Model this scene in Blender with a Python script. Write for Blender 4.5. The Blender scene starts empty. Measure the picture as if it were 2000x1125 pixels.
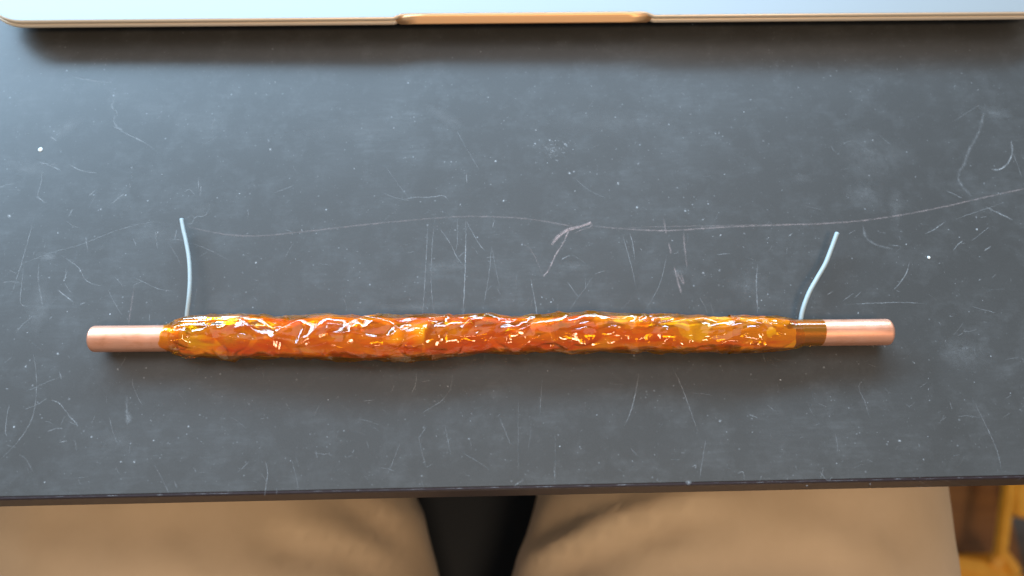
import bpy, bmesh, math, random
import numpy as np
from mathutils import Vector, Matrix

R = math.radians
MM = 0.001
scene = bpy.context.scene
C = scene.collection

# ------------------------------------------------------------------ camera
TILT = R(20.0)
DIST = 0.2166
LENS, SENSOR = 26.0, 36.0
cam_data = bpy.data.cameras.new("camera")
cam = bpy.data.objects.new("camera", cam_data)
C.objects.link(cam)
cam.location = (0, -DIST * math.sin(TILT), DIST * math.cos(TILT))
cam.rotation_euler = (TILT, 0, 0)
cam_data.lens, cam_data.sensor_width = LENS, SENSOR
cam_data.clip_start, cam_data.clip_end = 0.01, 50
cam_data.dof.use_dof = True
cam_data.dof.focus_distance = 0.214
cam_data.dof.aperture_fstop = 7.0
scene.camera = cam
scene.render.resolution_x, scene.render.resolution_y = 1024, 576

# ------------------------------------------------------------------ world, lamps, exposure
world = bpy.data.worlds.new("World")
scene.world = world
world.use_nodes = True
bg = world.node_tree.nodes["Background"]
bg.inputs[0].default_value = (0.92, 0.95, 0.95, 1)
bg.inputs[1].default_value = 0.36


def area_lamp(name, loc, target, sx, sy, power, col):
    d = bpy.data.lights.new(name, 'AREA')
    d.shape = 'RECTANGLE'
    d.size, d.size_y = sx, sy
    d.energy, d.color = power, col
    o = bpy.data.objects.new(name, d)
    C.objects.link(o)
    o.location = loc
    o.rotation_euler = (Vector(target) - Vector(loc)).to_track_quat('-Z', 'Y').to_euler()
    return o


# low daylight window beyond the laptop: two pane rows
area_lamp("window_light", (-0.50, 1.55, 1.04), (0, 0, 0), 4.0, 0.32, 150, (0.46, 0.73, 1.0))
area_lamp("window_light_lower", (-0.55, 1.70, 0.80), (0, 0, 0), 3.6, 0.12, 20, (0.60, 0.81, 1.0))
# pale ceiling lit by the window
area_lamp("ceiling_bounce", (-0.30, 0.72, 1.75), (0, 0, 0), 2.6, 0.9, 11, (0.92, 0.90, 0.93))
# warm room lamp behind and above the sitter
area_lamp("room_lamp", (0.20, -0.60, 1.20), (0, 0, -0.05), 0.34, 0.22, 8.5, (1.0, 0.72, 0.46))

vs = scene.view_settings
vs.view_transform, vs.look = 'Standard', 'None'
vs.exposure, vs.gamma = 0.0, 1.0
vs.use_curve_mapping = False
scene.render.engine = 'CYCLES'
cy = scene.cycles
cy.use_denoising = True
cy.max_bounces = 14
cy.transparent_max_bounces = 40
cy.transmission_bounces = 10
cy.glossy_bounces = 6
cy.caustics_reflective = False
cy.caustics_refractive = False
cy.sample_clamp_indirect = 6.0


# ------------------------------------------------------------------ helpers
def pix(px, py, z=0.0):
    """point of the horizontal plane at height z that lies on a line of sight (photo pixels)"""
    f = 2000 * LENS / SENSOR
    d = Vector(((px - 1000) / f, -(py - 562.5) / f, -1.0))
    d = Matrix.Rotation(TILT, 3, 'X') @ d
    t = (z - cam.location.z) / d.z
    return Vector(cam.location) + d * t


_rng = np.random.default_rng(7)
_perm = _rng.permutation(512).astype(np.int64)
_perm = np.concatenate([_perm, _perm, _perm])
_g = _rng.normal(size=(512, 3))
_g /= np.linalg.norm(_g, axis=1)[:, None]


def perlin(x, y, z):
    x, y, z = np.broadcast_arrays(x, y, z)
    xi, yi, zi = np.floor(x).astype(np.int64), np.floor(y).astype(np.int64), np.floor(z).astype(np.int64)
    xf, yf, zf = x - xi, y - yi, z - zi
    u, v, w = [t * t * t * (t * (t * 6 - 15) + 10) for t in (xf, yf, zf)]

    def corner(a, b, c):
        h = _perm[(_perm[(_perm[(xi + a) & 511] + yi + b) & 511] + zi + c) & 511]
        g = _g[h]
        return g[..., 0] * (xf - a) + g[..., 1] * (yf - b) + g[..., 2] * (zf - c)

    def lp(a, b, t):
        return a + (b - a) * t
    return 1.5 * lp(lp(lp(corner(0, 0, 0), corner(1, 0, 0), u), lp(corner(0, 1, 0), corner(1, 1, 0), u), v),
                    lp(lp(corner(0, 0, 1), corner(1, 0, 1), u), lp(corner(0, 1, 1), corner(1, 1, 1), u), v), w)


def mesh_obj(name, verts, faces, mat, parent=None, smooth=False):
    me = bpy.data.meshes.new(name)
    me.from_pydata([tuple(v) for v in verts], [], [tuple(f) for f in faces])
    me.update()
    if smooth:
        me.polygons.foreach_set("use_smooth", [True] * len(me.polygons))
    o = bpy.data.objects.new(name, me)
    C.objects.link(o)
    if mat:
        me.materials.append(mat)
    if parent:
        o.parent = parent
    return o


def bm_obj(name, bm, mat, parent=None, smooth=False):
    bmesh.ops.recalc_face_normals(bm, faces=bm.faces[:])
    me = bpy.data.meshes.new(name)
    bm.to_mesh(me)
    bm.free()
    if smooth:
        me.polygons.foreach_set("use_smooth", [True] * len(me.polygons))
    o = bpy.data.objects.new(name, me)
    C.objects.link(o)
    if mat:
        me.materials.append(mat)
    if parent:
        o.parent = parent
    return o


def grid_obj(name, P, mat, parent=None, wrap=False):
    """P: (n, m, 3) array of points; wrap joins the last column to the first"""
    n, m, _ = P.shape
    idx = np.arange(n * m).reshape(n, m)
    nxt = np.roll(idx, -1, axis=1) if wrap else idx
    a = idx[:-1, :] if wrap else idx[:-1, :-1]
    b = nxt[:-1, :] if wrap else idx[:-1, 1:]
    c = nxt[1:, :] if wrap else idx[1:, 1:]
    d = idx[1:, :] if wrap else idx[1:, :-1]
    q = np.stack([a, b, c, d], -1).reshape(-1, 4)
    me = bpy.data.meshes.new(name)
    me.vertices.add(n * m)
    me.vertices.foreach_set("co", P.reshape(-1).astype(np.float32))
    me.loops.add(q.size)
    me.loops.foreach_set("vertex_index", q.reshape(-1).astype(np.int32))
    me.polygons.add(len(q))
    me.polygons.foreach_set("loop_start", np.arange(0, q.size, 4, dtype=np.int32))
    me.polygons.foreach_set("use_smooth", np.ones(len(q), dtype=bool))
    me.update(calc_edges=True)
    me.validate()
    o = bpy.data.objects.new(name, me)
    C.objects.link(o)
    me.materials.append(mat)
    if parent:
        o.parent = parent
    return o


def empty(name, loc=(0, 0, 0), rz=0.0):
    o = bpy.data.objects.new(name, None)
    C.objects.link(o)
    o.location = loc
    o.rotation_euler = (0, 0, rz)
    o.empty_display_size = 0.02
    return o


def tag(o, label, cat, group=None):
    o["label"], o["category"] = label, cat
    if group:
        o["group"] = group
    return o


def box(bm, x0, x1, y0, y1, z0, z1):
    r = bmesh.ops.create_cube(bm, size=1.0)
    bmesh.ops.transform(bm, verts=r["verts"], matrix=Matrix.Translation(((x0 + x1) / 2, (y0 + y1) / 2, (z0 + z1) / 2))
                        @ Matrix.Diagonal((x1 - x0, y1 - y0, z1 - z0, 1)))
    return r["verts"]


# ------------------------------------------------------------------ materials
def new_mat(name):
    m = bpy.data.materials.new(name)
    m.use_nodes = True
    nt = m.node_tree
    return m, nt, nt.nodes["Principled BSDF"], nt.nodes["Material Output"]


def node(nt, kind, **kw):
    n = nt.nodes.new(kind)
    for k, v in kw.items():
        if k.startswith("i_"):
            key = k[2:]
            n.inputs[int(key) if key.isdigit() else key.replace("_", " ")].default_value = v
        else:
            setattr(n, k, v)
    return n


def ramp(nt, src, stops):
    r = nt.nodes.new("ShaderNodeValToRGB")
    e = r.color_ramp.elements
    while len(e) < len(stops):
        e.new(0.5)
    for k, (p, c) in enumerate(stops):
        e[k].position = p
        e[k].color = c if len(c) == 4 else (*c, 1)
    nt.links.new(src, r.inputs[0])
    return r


def noise(nt, vec, scale, detail=4, rough=0.55, dist=0.0):
    n = node(nt, "ShaderNodeTexNoise")
    n.inputs["Scale"].default_value = scale
    n.inputs["Detail"].default_value = detail
    n.inputs["Roughness"].default_value = rough
    n.inputs["Distortion"].default_value = dist
    if vec is not None:
        nt.links.new(vec, n.inputs["Vector"])
    return n


def math_n(nt, op, a, b):
    n = node(nt, "ShaderNodeMath", operation=op)
    for k, v in enumerate((a, b)):
        if isinstance(v, (int, float)):
            n.inputs[k].default_value = v
        else:
            nt.links.new(v, n.inputs[k])
    return n.outputs[0]


def mat_desk():
    m, nt, b, out = new_mat("desk_laminate")
    L = nt.links.new
    tc = node(nt, "ShaderNodeTexCoord")
    v = tc.outputs["Object"]
    # dust film: broad smudges x fine grain
    big = ramp(nt, noise(nt, v, 24, 6, 0.62, 0.2).outputs[0], [(0.46, (0, 0, 0)), (0.78, (1, 1, 1))])
    mid = ramp(nt, noise(nt, v, 120, 7, 0.72, 0.25).outputs[0], [(0.48, (0, 0, 0)), (0.80, (1, 1, 1))])
    st = node(nt, "ShaderNodeMapping")
    st.inputs["Scale"].default_value = (0.18, 1.0, 1.0)
    st.inputs["Rotation"].default_value = (0, 0, 0.12)
    L(v, st.inputs["Vector"])
    streak = ramp(nt, noise(nt, st.outputs[0], 900, 3, 0.6, 0.3).outputs[0], [(0.45, (0, 0, 0)), (0.85, (1, 1, 1))])
    grain = noise(nt, v, 2600, 2, 0.6)
    smear = math_n(nt, 'MULTIPLY', math_n(nt, 'ADD', math_n(nt, 'MULTIPLY', big.outputs[0], 0.6), mid.outputs[0]),
                   math_n(nt, 'ADD', math_n(nt, 'MULTIPLY', streak.outputs[0], 0.6), 0.45))
    # specks
    def specks(scale, r, keep, off):
        mp = node(nt, "ShaderNodeMapping")
        mp.inputs["Location"].default_value = (off, off * 0.7, 0)
        L(v, mp.inputs["Vector"])
        vo = node(nt, "ShaderNodeTexVoronoi", feature='F1')
        vo.inputs["Scale"].default_value = scale
        L(mp.outputs[0], vo.inputs["Vector"])
        d = math_n(nt, 'LESS_THAN', vo.outputs["Distance"], r)
        sep = node(nt, "ShaderNodeSeparateColor")
        L(vo.outputs["Color"], sep.inputs[0])
        return math_n(nt, 'MULTIPLY', d, math_n(nt, 'MULTIPLY', math_n(nt, 'GREATER_THAN', sep.outputs[0], keep), sep.outputs[1]))
    s1 = specks(420, 0.12, 0.80, 0.0)
    s2 = specks(1100, 0.22, 0.82, 0.3)
    sp = math_n(nt, 'ADD', math_n(nt, 'MULTIPLY', s1, 0.55), math_n(nt, 'MULTIPLY', s2, 0.22))
    clump = math_n(nt, 'ADD', math_n(nt, 'MULTIPLY', mid.outputs[0], 1.5), 0.25)
    sp = math_n(nt, 'MULTIPLY', sp, clump)
    dust = math_n(nt, 'ADD', math_n(nt, 'MULTIPLY', smear, 0.10), sp)
    dust = math_n(nt, 'ADD', dust, math_n(nt, 'MULTIPLY', grain.outputs[0], 0.035))
    mx = node(nt, "ShaderNodeMix", data_type='RGBA')
    mx.inputs["A"].default_value = (0.038, 0.0362, 0.0335, 1)
    mx.inputs["B"].default_value = (0.42, 0.44, 0.46, 1)
    mx.clamp_factor = True
    L(dust, mx.inputs["Factor"])
    L(mx.outputs["Result"], b.inputs["Base Color"])
    rr = math_n(nt, 'ADD', math_n(nt, 'MULTIPLY', smear, 0.10), 0.40)
    L(rr, b.inputs["Roughness"])
    b.inputs["Specular IOR Level"].default_value = 0.55
    bp = node(nt, "ShaderNodeBump")
    bp.inputs["Strength"].default_value = 0.10
    bp.inputs["Distance"].default_value = 0.00012
    L(noise(nt, v, 1500, 3, 0.6).outputs[0], bp.inputs["Height"])
    L(bp.outputs[0], b.inputs["Normal"])
    return m


def mat_plain(name, col, rough=0.5, metal=0.0, bump=0.0, bscale=800, var=0.0, spec=0.5):
    m, nt, b, out = new_mat(name)
    b.inputs["Base Color"].default_value = (*col, 1)
    b.inputs["Roughness"].default_value = rough
    b.inputs["Metallic"].default_value = metal
    b.inputs["Specular IOR Level"].default_value = spec
    tc = node(nt, "ShaderNodeTexCoord")
    n = noise(nt, tc.outputs["Object"], bscale, 4, 0.6)
    if var:
        hs = node(nt, "ShaderNodeMix", data_type='RGBA')
        hs.inputs["A"].default_value = (*[c * (1 - var) for c in col], 1)
        hs.inputs["B"].default_value = (*[min(1, c * (1 + var)) for c in col], 1)
        nt.links.new(n.outputs[0], hs.inputs["Factor"])
        nt.links.new(hs.outputs["Result"], b.inputs["Base Color"])
    if bump:
        bp = node(nt, "ShaderNodeBump")
        bp.inputs["Strength"].default_value = 1.0
        bp.inputs["Distance"].default_value = bump
        nt.links.new(n.outputs[0], bp.inputs["Height"])
        nt.links.new(bp.outputs[0], b.inputs["Normal"])
    return m


def mat_mark(name, col):
    """chalky scratch: broken coverage from grain, faded by the strip's own 'cover' attribute"""
    m, nt, b, out = new_mat(name)
    L = nt.links.new
    b.inputs["Base Color"].default_value = (*col, 1)
    b.inputs["Roughness"].default_value = 0.8
    b.inputs["Specular IOR Level"].default_value = 0.1
    at = node(nt, "ShaderNodeAttribute", attribute_name="cover")
    tc = node(nt, "ShaderNodeTexCoord")
    g = ramp(nt, noise(nt, tc.outputs["Object"], 2400, 3, 0.7).outputs[0], [(0.32, (0.1, 0.1, 0.1)), (0.66, (1, 1, 1))])
    h = ramp(nt, noise(nt, tc.outputs["Object"], 420, 3, 0.6).outputs[0], [(0.32, (0.25, 0.25, 0.25)), (0.62, (1, 1, 1))])
    a = math_n(nt, 'MULTIPLY', at.outputs["Fac"], math_n(nt, 'MULTIPLY', g.outputs[0], h.outputs[0]))
    L(a, b.inputs["Alpha"])
    return m


def mat_copper():
    m, nt, b, out = new_mat("copper")
    L = nt.links.new
    tc = node(nt, "ShaderNodeTexCoord")
    mp = node(nt, "ShaderNodeMapping")
    mp.inputs["Scale"].default_value = (0.06, 1, 1)
    L(tc.outputs["Object"], mp.inputs["Vector"])
    n = noise(nt, mp.outputs[0], 2200, 4, 0.65)
    n2 = noise(nt, tc.outputs["Object"], 260, 5, 0.6, 0.4)
    c = ramp(nt, n2.outputs[0], [(0.25, (0.78, 0.33, 0.18)), (0.42, (0.93, 0.43, 0.27)), (0.7, (0.96, 0.48, 0.32))])
    L(c.outputs[0], b.inputs["Base Color"])
    b.inputs["Metallic"].default_value = 0.88
    r = ramp(nt, n.outputs[0], [(0.3, (0.34, 0.34, 0.34)), (0.7, (0.50, 0.50, 0.50))])
    L(r.outputs[0], b.inputs["Roughness"])
    bp = node(nt, "ShaderNodeBump")
    bp.inputs["Strength"].default_value = 0.35
    bp.inputs["Distance"].default_value = 0.00006
    L(n.outputs[0], bp.inputs["Height"])
    L(bp.outputs[0], b.inputs["Normal"])
    return m


def mat_film(name, tint, body, body_amt, rough=0.045, gloss=1.0):
    """thin amber film: tinted see-through sheet with a glossy face and a little body colour"""
    m, nt, b, out = new_mat(name)
    nt.nodes.remove(b)
    L = nt.links.new
    tr = node(nt, "ShaderNodeBsdfTransparent")
    # light crossing the sheet slantwise is absorbed over a longer path
    lw = node(nt, "ShaderNodeLayerWeight")
    lw.inputs["Blend"].default_value = 0.5
    pth = node(nt, "ShaderNodeMix", data_type='RGBA')
    pth.inputs["A"].default_value = (*tint, 1)
    pth.inputs["B"].default_value = (tint[0], tint[1] ** 2.4, tint[2] ** 2, 1)
    L(lw.outputs["Facing"], pth.inputs["Factor"])
    L(pth.outputs["Result"], tr.inputs[0])
    tl = node(nt, "ShaderNodeBsdfTranslucent")
    tl.inputs[0].default_value = (*body, 1)
    df = node(nt, "ShaderNodeBsdfDiffuse")
    df.inputs[0].default_value = (*body, 1)
    bd = node(nt, "ShaderNodeMixShader")
    bd.inputs[0].default_value = 0.7
    L(tl.outputs[0], bd.inputs[1])
    L(df.outputs[0], bd.inputs[2])
    m1 = node(nt, "ShaderNodeMixShader")
    m1.inputs[0].default_value = body_amt
    L(tr.outputs[0], m1.inputs[1])
    L(bd.outputs[0], m1.inputs[2])
    gl = node(nt, "ShaderNodeBsdfGlossy")
    gl.inputs["Color"].default_value = (1, 0.95, 0.88, 1)
    gl.inputs["Roughness"].default_value = rough
    fr = node(nt, "ShaderNodeLayerWeight")
    fr.inputs["Blend"].default_value = 0.315
    fac = math_n(nt, 'ADD', math_n(nt, 'MULTIPLY', fr.outputs["Fresnel"], gloss), 0.01 * gloss)
    m2 = node(nt, "ShaderNodeMixShader")
    L(fac, m2.inputs[0])
    L(m1.outputs[0], m2.inputs[1])
    L(gl.outputs[0], m2.inputs[2])
    L(m2.outputs[0], out.inputs["Surface"])
    return m


def mat_core():
    """tape-padded winding: warm copper gold with patches of red enamel"""
    m, nt, b, out = new_mat("enamelled_winding")
    L = nt.links.new
    tc = node(nt, "ShaderNodeTexCoord")
    mp = node(nt, "ShaderNodeMapping")
    mp.inputs["Scale"].default_value = (0.35, 1, 1)
    L(tc.outputs["Object"], mp.inputs["Vector"])
    n = noise(nt, mp.outputs[0], 170, 3, 0.5, 0.5)
    # the enamel is reddest along the middle stretch of the winding
    sx = node(nt, "ShaderNodeSeparateXYZ")
    L(tc.outputs["Object"], sx.inputs[0])
    mr = ramp(nt, math_n(nt, 'ADD', math_n(nt, 'MULTIPLY', sx.outputs[0], 4.0), .5), [(.22, (.12, .12, .12)), (.36, (0, 0, 0)), (.56, (0, 0, 0)), (.72, (.14, .14, .14))])
    nn = math_n(nt, 'ADD', math_n(nt, 'SUBTRACT', n.outputs[0], .06), mr.outputs[0])
    c = ramp(nt, nn, [(0.38, (0.92, 0.13, 0.03)), (0.50, (1.0, 0.40, 0.05)), (0.62, (1.0, 0.70, 0.10))])
    L(c.outputs[0], b.inputs["Base Color"])
    b.inputs["Roughness"].default_value = 0.35
    b.inputs["Specular IOR Level"].default_value = 0.15
    return m


def mat_cloth():
    m, nt, b, out = new_mat("tan_twill")
    L = nt.links.new
    tc = node(nt, "ShaderNodeTexCoord")
    n = noise(nt, tc.outputs["Object"], 22, 5, 0.6)
    c = ramp(nt, n.outputs[0], [(0.3, (0.53, 0.38, 0.24)), (0.7, (0.61, 0.445, 0.29))])
    L(c.outputs[0], b.inputs["Base Color"])
    b.inputs["Roughness"].default_value = 0.9
    b.inputs["Specular IOR Level"].default_value = 0.15
    b.inputs["Sheen Weight"].default_value = 0.2
    w = node(nt, "ShaderNodeTexWave")
    w.inputs["Scale"].default_value = 700
    mp = node(nt, "ShaderNodeMapping")
    mp.inputs["Rotation"].default_value = (0, 0, 0.9)
    L(tc.outputs["Object"], mp.inputs["Vector"])
    L(mp.outputs[0], w.inputs["Vector"])
    bp = node(nt, "ShaderNodeBump")
    bp.inputs["Strength"].default_value = 0.3
    bp.inputs["Distance"].default_value = 0.0002
    L(w.outputs["Fac"], bp.inputs["Height"])
    L(bp.outputs[0], b.inputs["Normal"])
    return m


def mat_wood(name, c0, c1, rough=0.45):
    m, nt, b, out = new_mat(name)
    L = nt.links.new
    tc = node(nt, "ShaderNodeTexCoord")
    mp = node(nt, "ShaderNodeMapping")
    mp.inputs["Scale"].default_value = (1, 0.08, 1)
    L(tc.outputs["Object"], mp.inputs["Vector"])
    n = noise(nt, mp.outputs[0], 120, 6, 0.6, 0.8)
    c = ramp(nt, n.outputs[0], [(0.3, c0), (0.7, c1)])
    L(c.outputs[0], b.inputs["Base Color"])
    b.inputs["Roughness"].default_value = rough
    return m


M_desk = mat_desk()
M_edge = mat_plain("edge_band_plastic", (0.022, 0.013, 0.015), 0.5, bump=0.00005, bscale=900, var=0.25, spec=.3)
M_mark = mat_mark("chalky_scratch", (0.68, 0.70, 0.72))
M_pink = mat_mark("pinkish_chalk", (0.70, 0.55, 0.53))
M_scuff = mat_plain("scuffed_plastic", (0.16, 0.13, 0.12), 0.8, var=.3)
M_spot = mat_plain("pale_paint_fleck", (0.70, 0.72, 0.70), 0.7, var=0.1)
M_alu = mat_plain("anodised_aluminium", (0.31, 0.325, 0.33), 0.5, 0.3, bump=0.000003, bscale=6000)
M_alu2 = mat_plain("aluminium_edge_lamp_tint", (0.93, 0.76, 0.58), 0.45, 0.55)  # silver rim with the warm lamplight it reflects painted into its colour
M_notch = mat_plain("notch_metal_lamp_tint", (0.95, 0.55, 0.28), 0.48, 1.0)  # same silver metal; orange light caught in the scoop is put into the colour
M_black = mat_plain("black_gasket", (0.02, 0.02, 0.02), 0.6)
M_copper = mat_copper()
M_film = mat_film("amber_film_outer", (1.0, 0.82, 0.04), (1.0, 0.40, 0.005), 0.10, 0.03)
M_film_in = mat_film("amber_film_inner", (1.0, 0.82, 0.10), (1.0, 0.36, 0.006), 0.07, 0.05, 0.9)
M_band = mat_film("amber_film_band", (0.66, 0.50, 0.08), (0.42, 0.24, 0.015), 0.25, 0.12)
M_core = mat_core()
M_wire = mat_plain("pale_blue_insulation", (0.34, 0.385, 0.385), 0.42, 0.0, bump=0.00002, bscale=700, var=0.08)
M_wire_end = mat_plain("tinned_strands", (0.72, 0.70, 0.66), 0.4, 1.0)
M_cloth = mat_cloth()
M_seat = mat_plain("black_mesh_fabric", (0.026, 0.031, 0.040), 0.75, bump=0.0003, bscale=900, var=0.3)
M_amber_wood = mat_wood("amber_varnished_wood", (0.78, 0.36, 0.03), (0.90, 0.46, 0.05), 0.4)
M_brown_wood = mat_wood("brown_panel_wood", (0.17, 0.065, 0.014), (0.24, 0.10, 0.022), 0.5)
M_floor = mat_wood("floor_boards_wood", (0.30, 0.17, 0.07), (0.40, 0.24, 0.11), 0.5)
M_bag = mat_plain("grey_canvas", (0.075, 0.055, 0.042), 0.9, var=0.5, bscale=60)

# ------------------------------------------------------------------ desk
e0, e1 = pix(0, 974, 0), pix(2000, 932, 0)          # front edge of the top
ang = math.atan2(e1.y - e0.y, e1.x - e0.x)
desk = empty("desk", (0, (e0.y + e1.y) / 2 - 0.0, -0.022), ang)
tag(desk, "dark grey laminate desk with scratched, dusty top and thin brown front edge", "desk")
EDGE_Y = 0.0
THK = 0.022
bm = bmesh.new()
box(bm, -0.75, 0.75, 0.0006, 0.72, 0.0, THK)
top = bm_obj("desk_top", bm, M_desk, desk)
bm = bmesh.new()
vv = box(bm, -0.75, 0.75, -0.0004, 0.00055, 0.0003, THK - 0.00012)
bmesh.ops.bevel(bm, geom=[e for e in bm.edges if all(v.co.y < -0.0003 for v in e.verts)], offset=0.0003, segments=3, affect='EDGES')
bm_obj("edge_band", bm, M_edge, desk)
# worn pale line where the laminate meets the edge band, broken into nicks
random.seed(5)
worn = []


def chaikin(pts, it=2):
    for _ in range(it):
        q = [pts[0]]
        for a, b in zip(pts[:-1], pts[1:]):
            q += [(a[0] * .75 + b[0] * .25, a[1] * .75 + b[1] * .25), (a[0] * .25 + b[0] * .75, a[1] * .25 + b[1] * .75)]
        q.append(pts[-1])
        pts = q
    return pts


class Marks:
    """soft-edged strips lying on the desk top"""
    def __init__(self, z):
        self.v, self.f, self.c, self.z = [], [], [], z

    def line(self, pts, w, a, smooth=True, jit=0.5, taper=0.25):
        if smooth and len(pts) > 2:
            pts = chaikin(pts)
        # resample about every 4 px
        out = [pts[0]]
        for p, q in zip(pts[:-1], pts[1:]):
            d = math.dist(p, q)
            n = max(1, int(d / 4))
            for k in range(1, n + 1):
                out.append((p[0] + (q[0] - p[0]) * k / n, p[1] + (q[1] - p[1]) * k / n))
        n = len(out)
        i0 = len(self.v)
        for k, p in enumerate(out):
            a0, a1 = out[max(0, k - 1)], out[min(n - 1, k + 1)]
            dx, dy = a1[0] - a0[0], a1[1] - a0[1]
            l = math.hypot(dx, dy) or 1
            nx, ny = -dy / l, dx / l
            t = k / max(1, n - 1)
            e = min(1, min(t, 1 - t) / taper + 0.15) if taper else 1
            ww = w * (0.75 + 0.5 * random.random()) * (0.5 + 0.5 * e)
            ox, oy = random.uniform(-jit, jit), random.uniform(-jit, jit)
            for s in (-1, 0, 1):
                self.v.append(pix(p[0] + ox + nx * ww * s, p[1] + oy + ny * ww * s, self.z))
                self.c.append(0.0 if s else a * e * random.uniform(0.55, 1.1))
            if k:
                b = i0 + 3 * k
                self.f += [(b - 3, b - 2, b + 1, b), (b - 2, b - 1, b + 2, b + 1)]

    def blob(self, x, y, rx, ry, a, rot=0.0, n=14):
        i0 = len(self.v)
        self.v.append(pix(x, y, self.z))
        self.c.append(a)
        for k in range(n):
            t = 2 * math.pi * k / n
            rr = random.uniform(0.7, 1.15)
            u, w = math.cos(t) * rx * rr, math.sin(t) * ry * rr
            self.v.append(pix(x + u * math.cos(rot) - w * math.sin(rot), y + u * math.sin(rot) + w * math.cos(rot), self.z))
            self.c.append(0.0)
        for k in range(n):
            self.f.append((i0, i0 + 1 + k, i0 + 1 + (k + 1) % n))

    def build(self, name, mat):
        # desk-local coordinates
        mi = Matrix.Rotation(-desk.rotation_euler.z, 4, 'Z') @ Matrix.Translation(-desk.location)
        keep = [mi @ p for p in self.v]
        o = mesh_obj(name, keep, self.f, mat, desk)
        at = o.data.attributes.new("cover", 'FLOAT', 'POINT')
        at.data.foreach_set("value", self.c)
        o["kind"] = "stuff"
        return o


# long pinkish chalk line and the hooked chalk stroke
mk = Marks(0.00004)
mk.line([(340, 432), (390, 450), (480, 464), (600, 452), (700, 440), (800, 430), (900, 422), (1000, 424), (1060, 431), (1110, 441), (1160, 446)], 2.0, 0.30, jit=0.4, taper=0.08)
mk.line([(1150, 440), (1200, 446), (1300, 452), (1400, 444), (1500, 440), (1640, 436), (1740, 424), (1840, 405), (1920, 386), (2040, 360)], 2.2, 0.42, jit=0.4, taper=0.06)
mk.line([(1190, 446), (1260, 443), (1400, 441), (1600, 436)], 1.2, 0.25, jit=0.4)
for k in range(4):
    j = lambda: random.uniform(-2.2, 2.2)
    mk.line([(1077 + j(), 478 + j()), (1082 + j(), 470 + j()), (1095 + j(), 457 + j()), (1112 + j(), 447 + j()), (1130 + j(), 443 + j()), (1156 + j(), 435 + j())], 2.4, 0.8, taper=0.05)
mk.line([(1156, 435), (1157, 440), (1148, 446), (1132, 450), (1120, 457)], 1.4, 0.4)
mk.line([(1112, 447), (1104, 466), (1095, 483), (1085, 497), (1078, 514), (1070, 530), (1061, 540)], 2.0, 0.75, taper=0.05)
mk.line([(1061, 540), (1052, 517), (1044, 500), (1035, 484), (1018, 474)], 1.1, 0.35)
for p in ([(1296, 424), (1301, 458)], [(1306, 474), (1311, 496)], [(1335, 452), (1337, 486), (1342, 522)], [(1323, 532), (1335, 556)],
          [(1316, 520), (1326, 556), (1331, 574)], [(1330, 534), (1337, 556)]):
    mk.line(p, 2.4, 0.42, taper=0.2)
for p in ([(250, 640), (262, 560)], [(1325, 536), (1334, 554)]):
    mk.line(p, 2.0, 0.3)
mk.build("chalk_stroke", M_pink)

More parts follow.
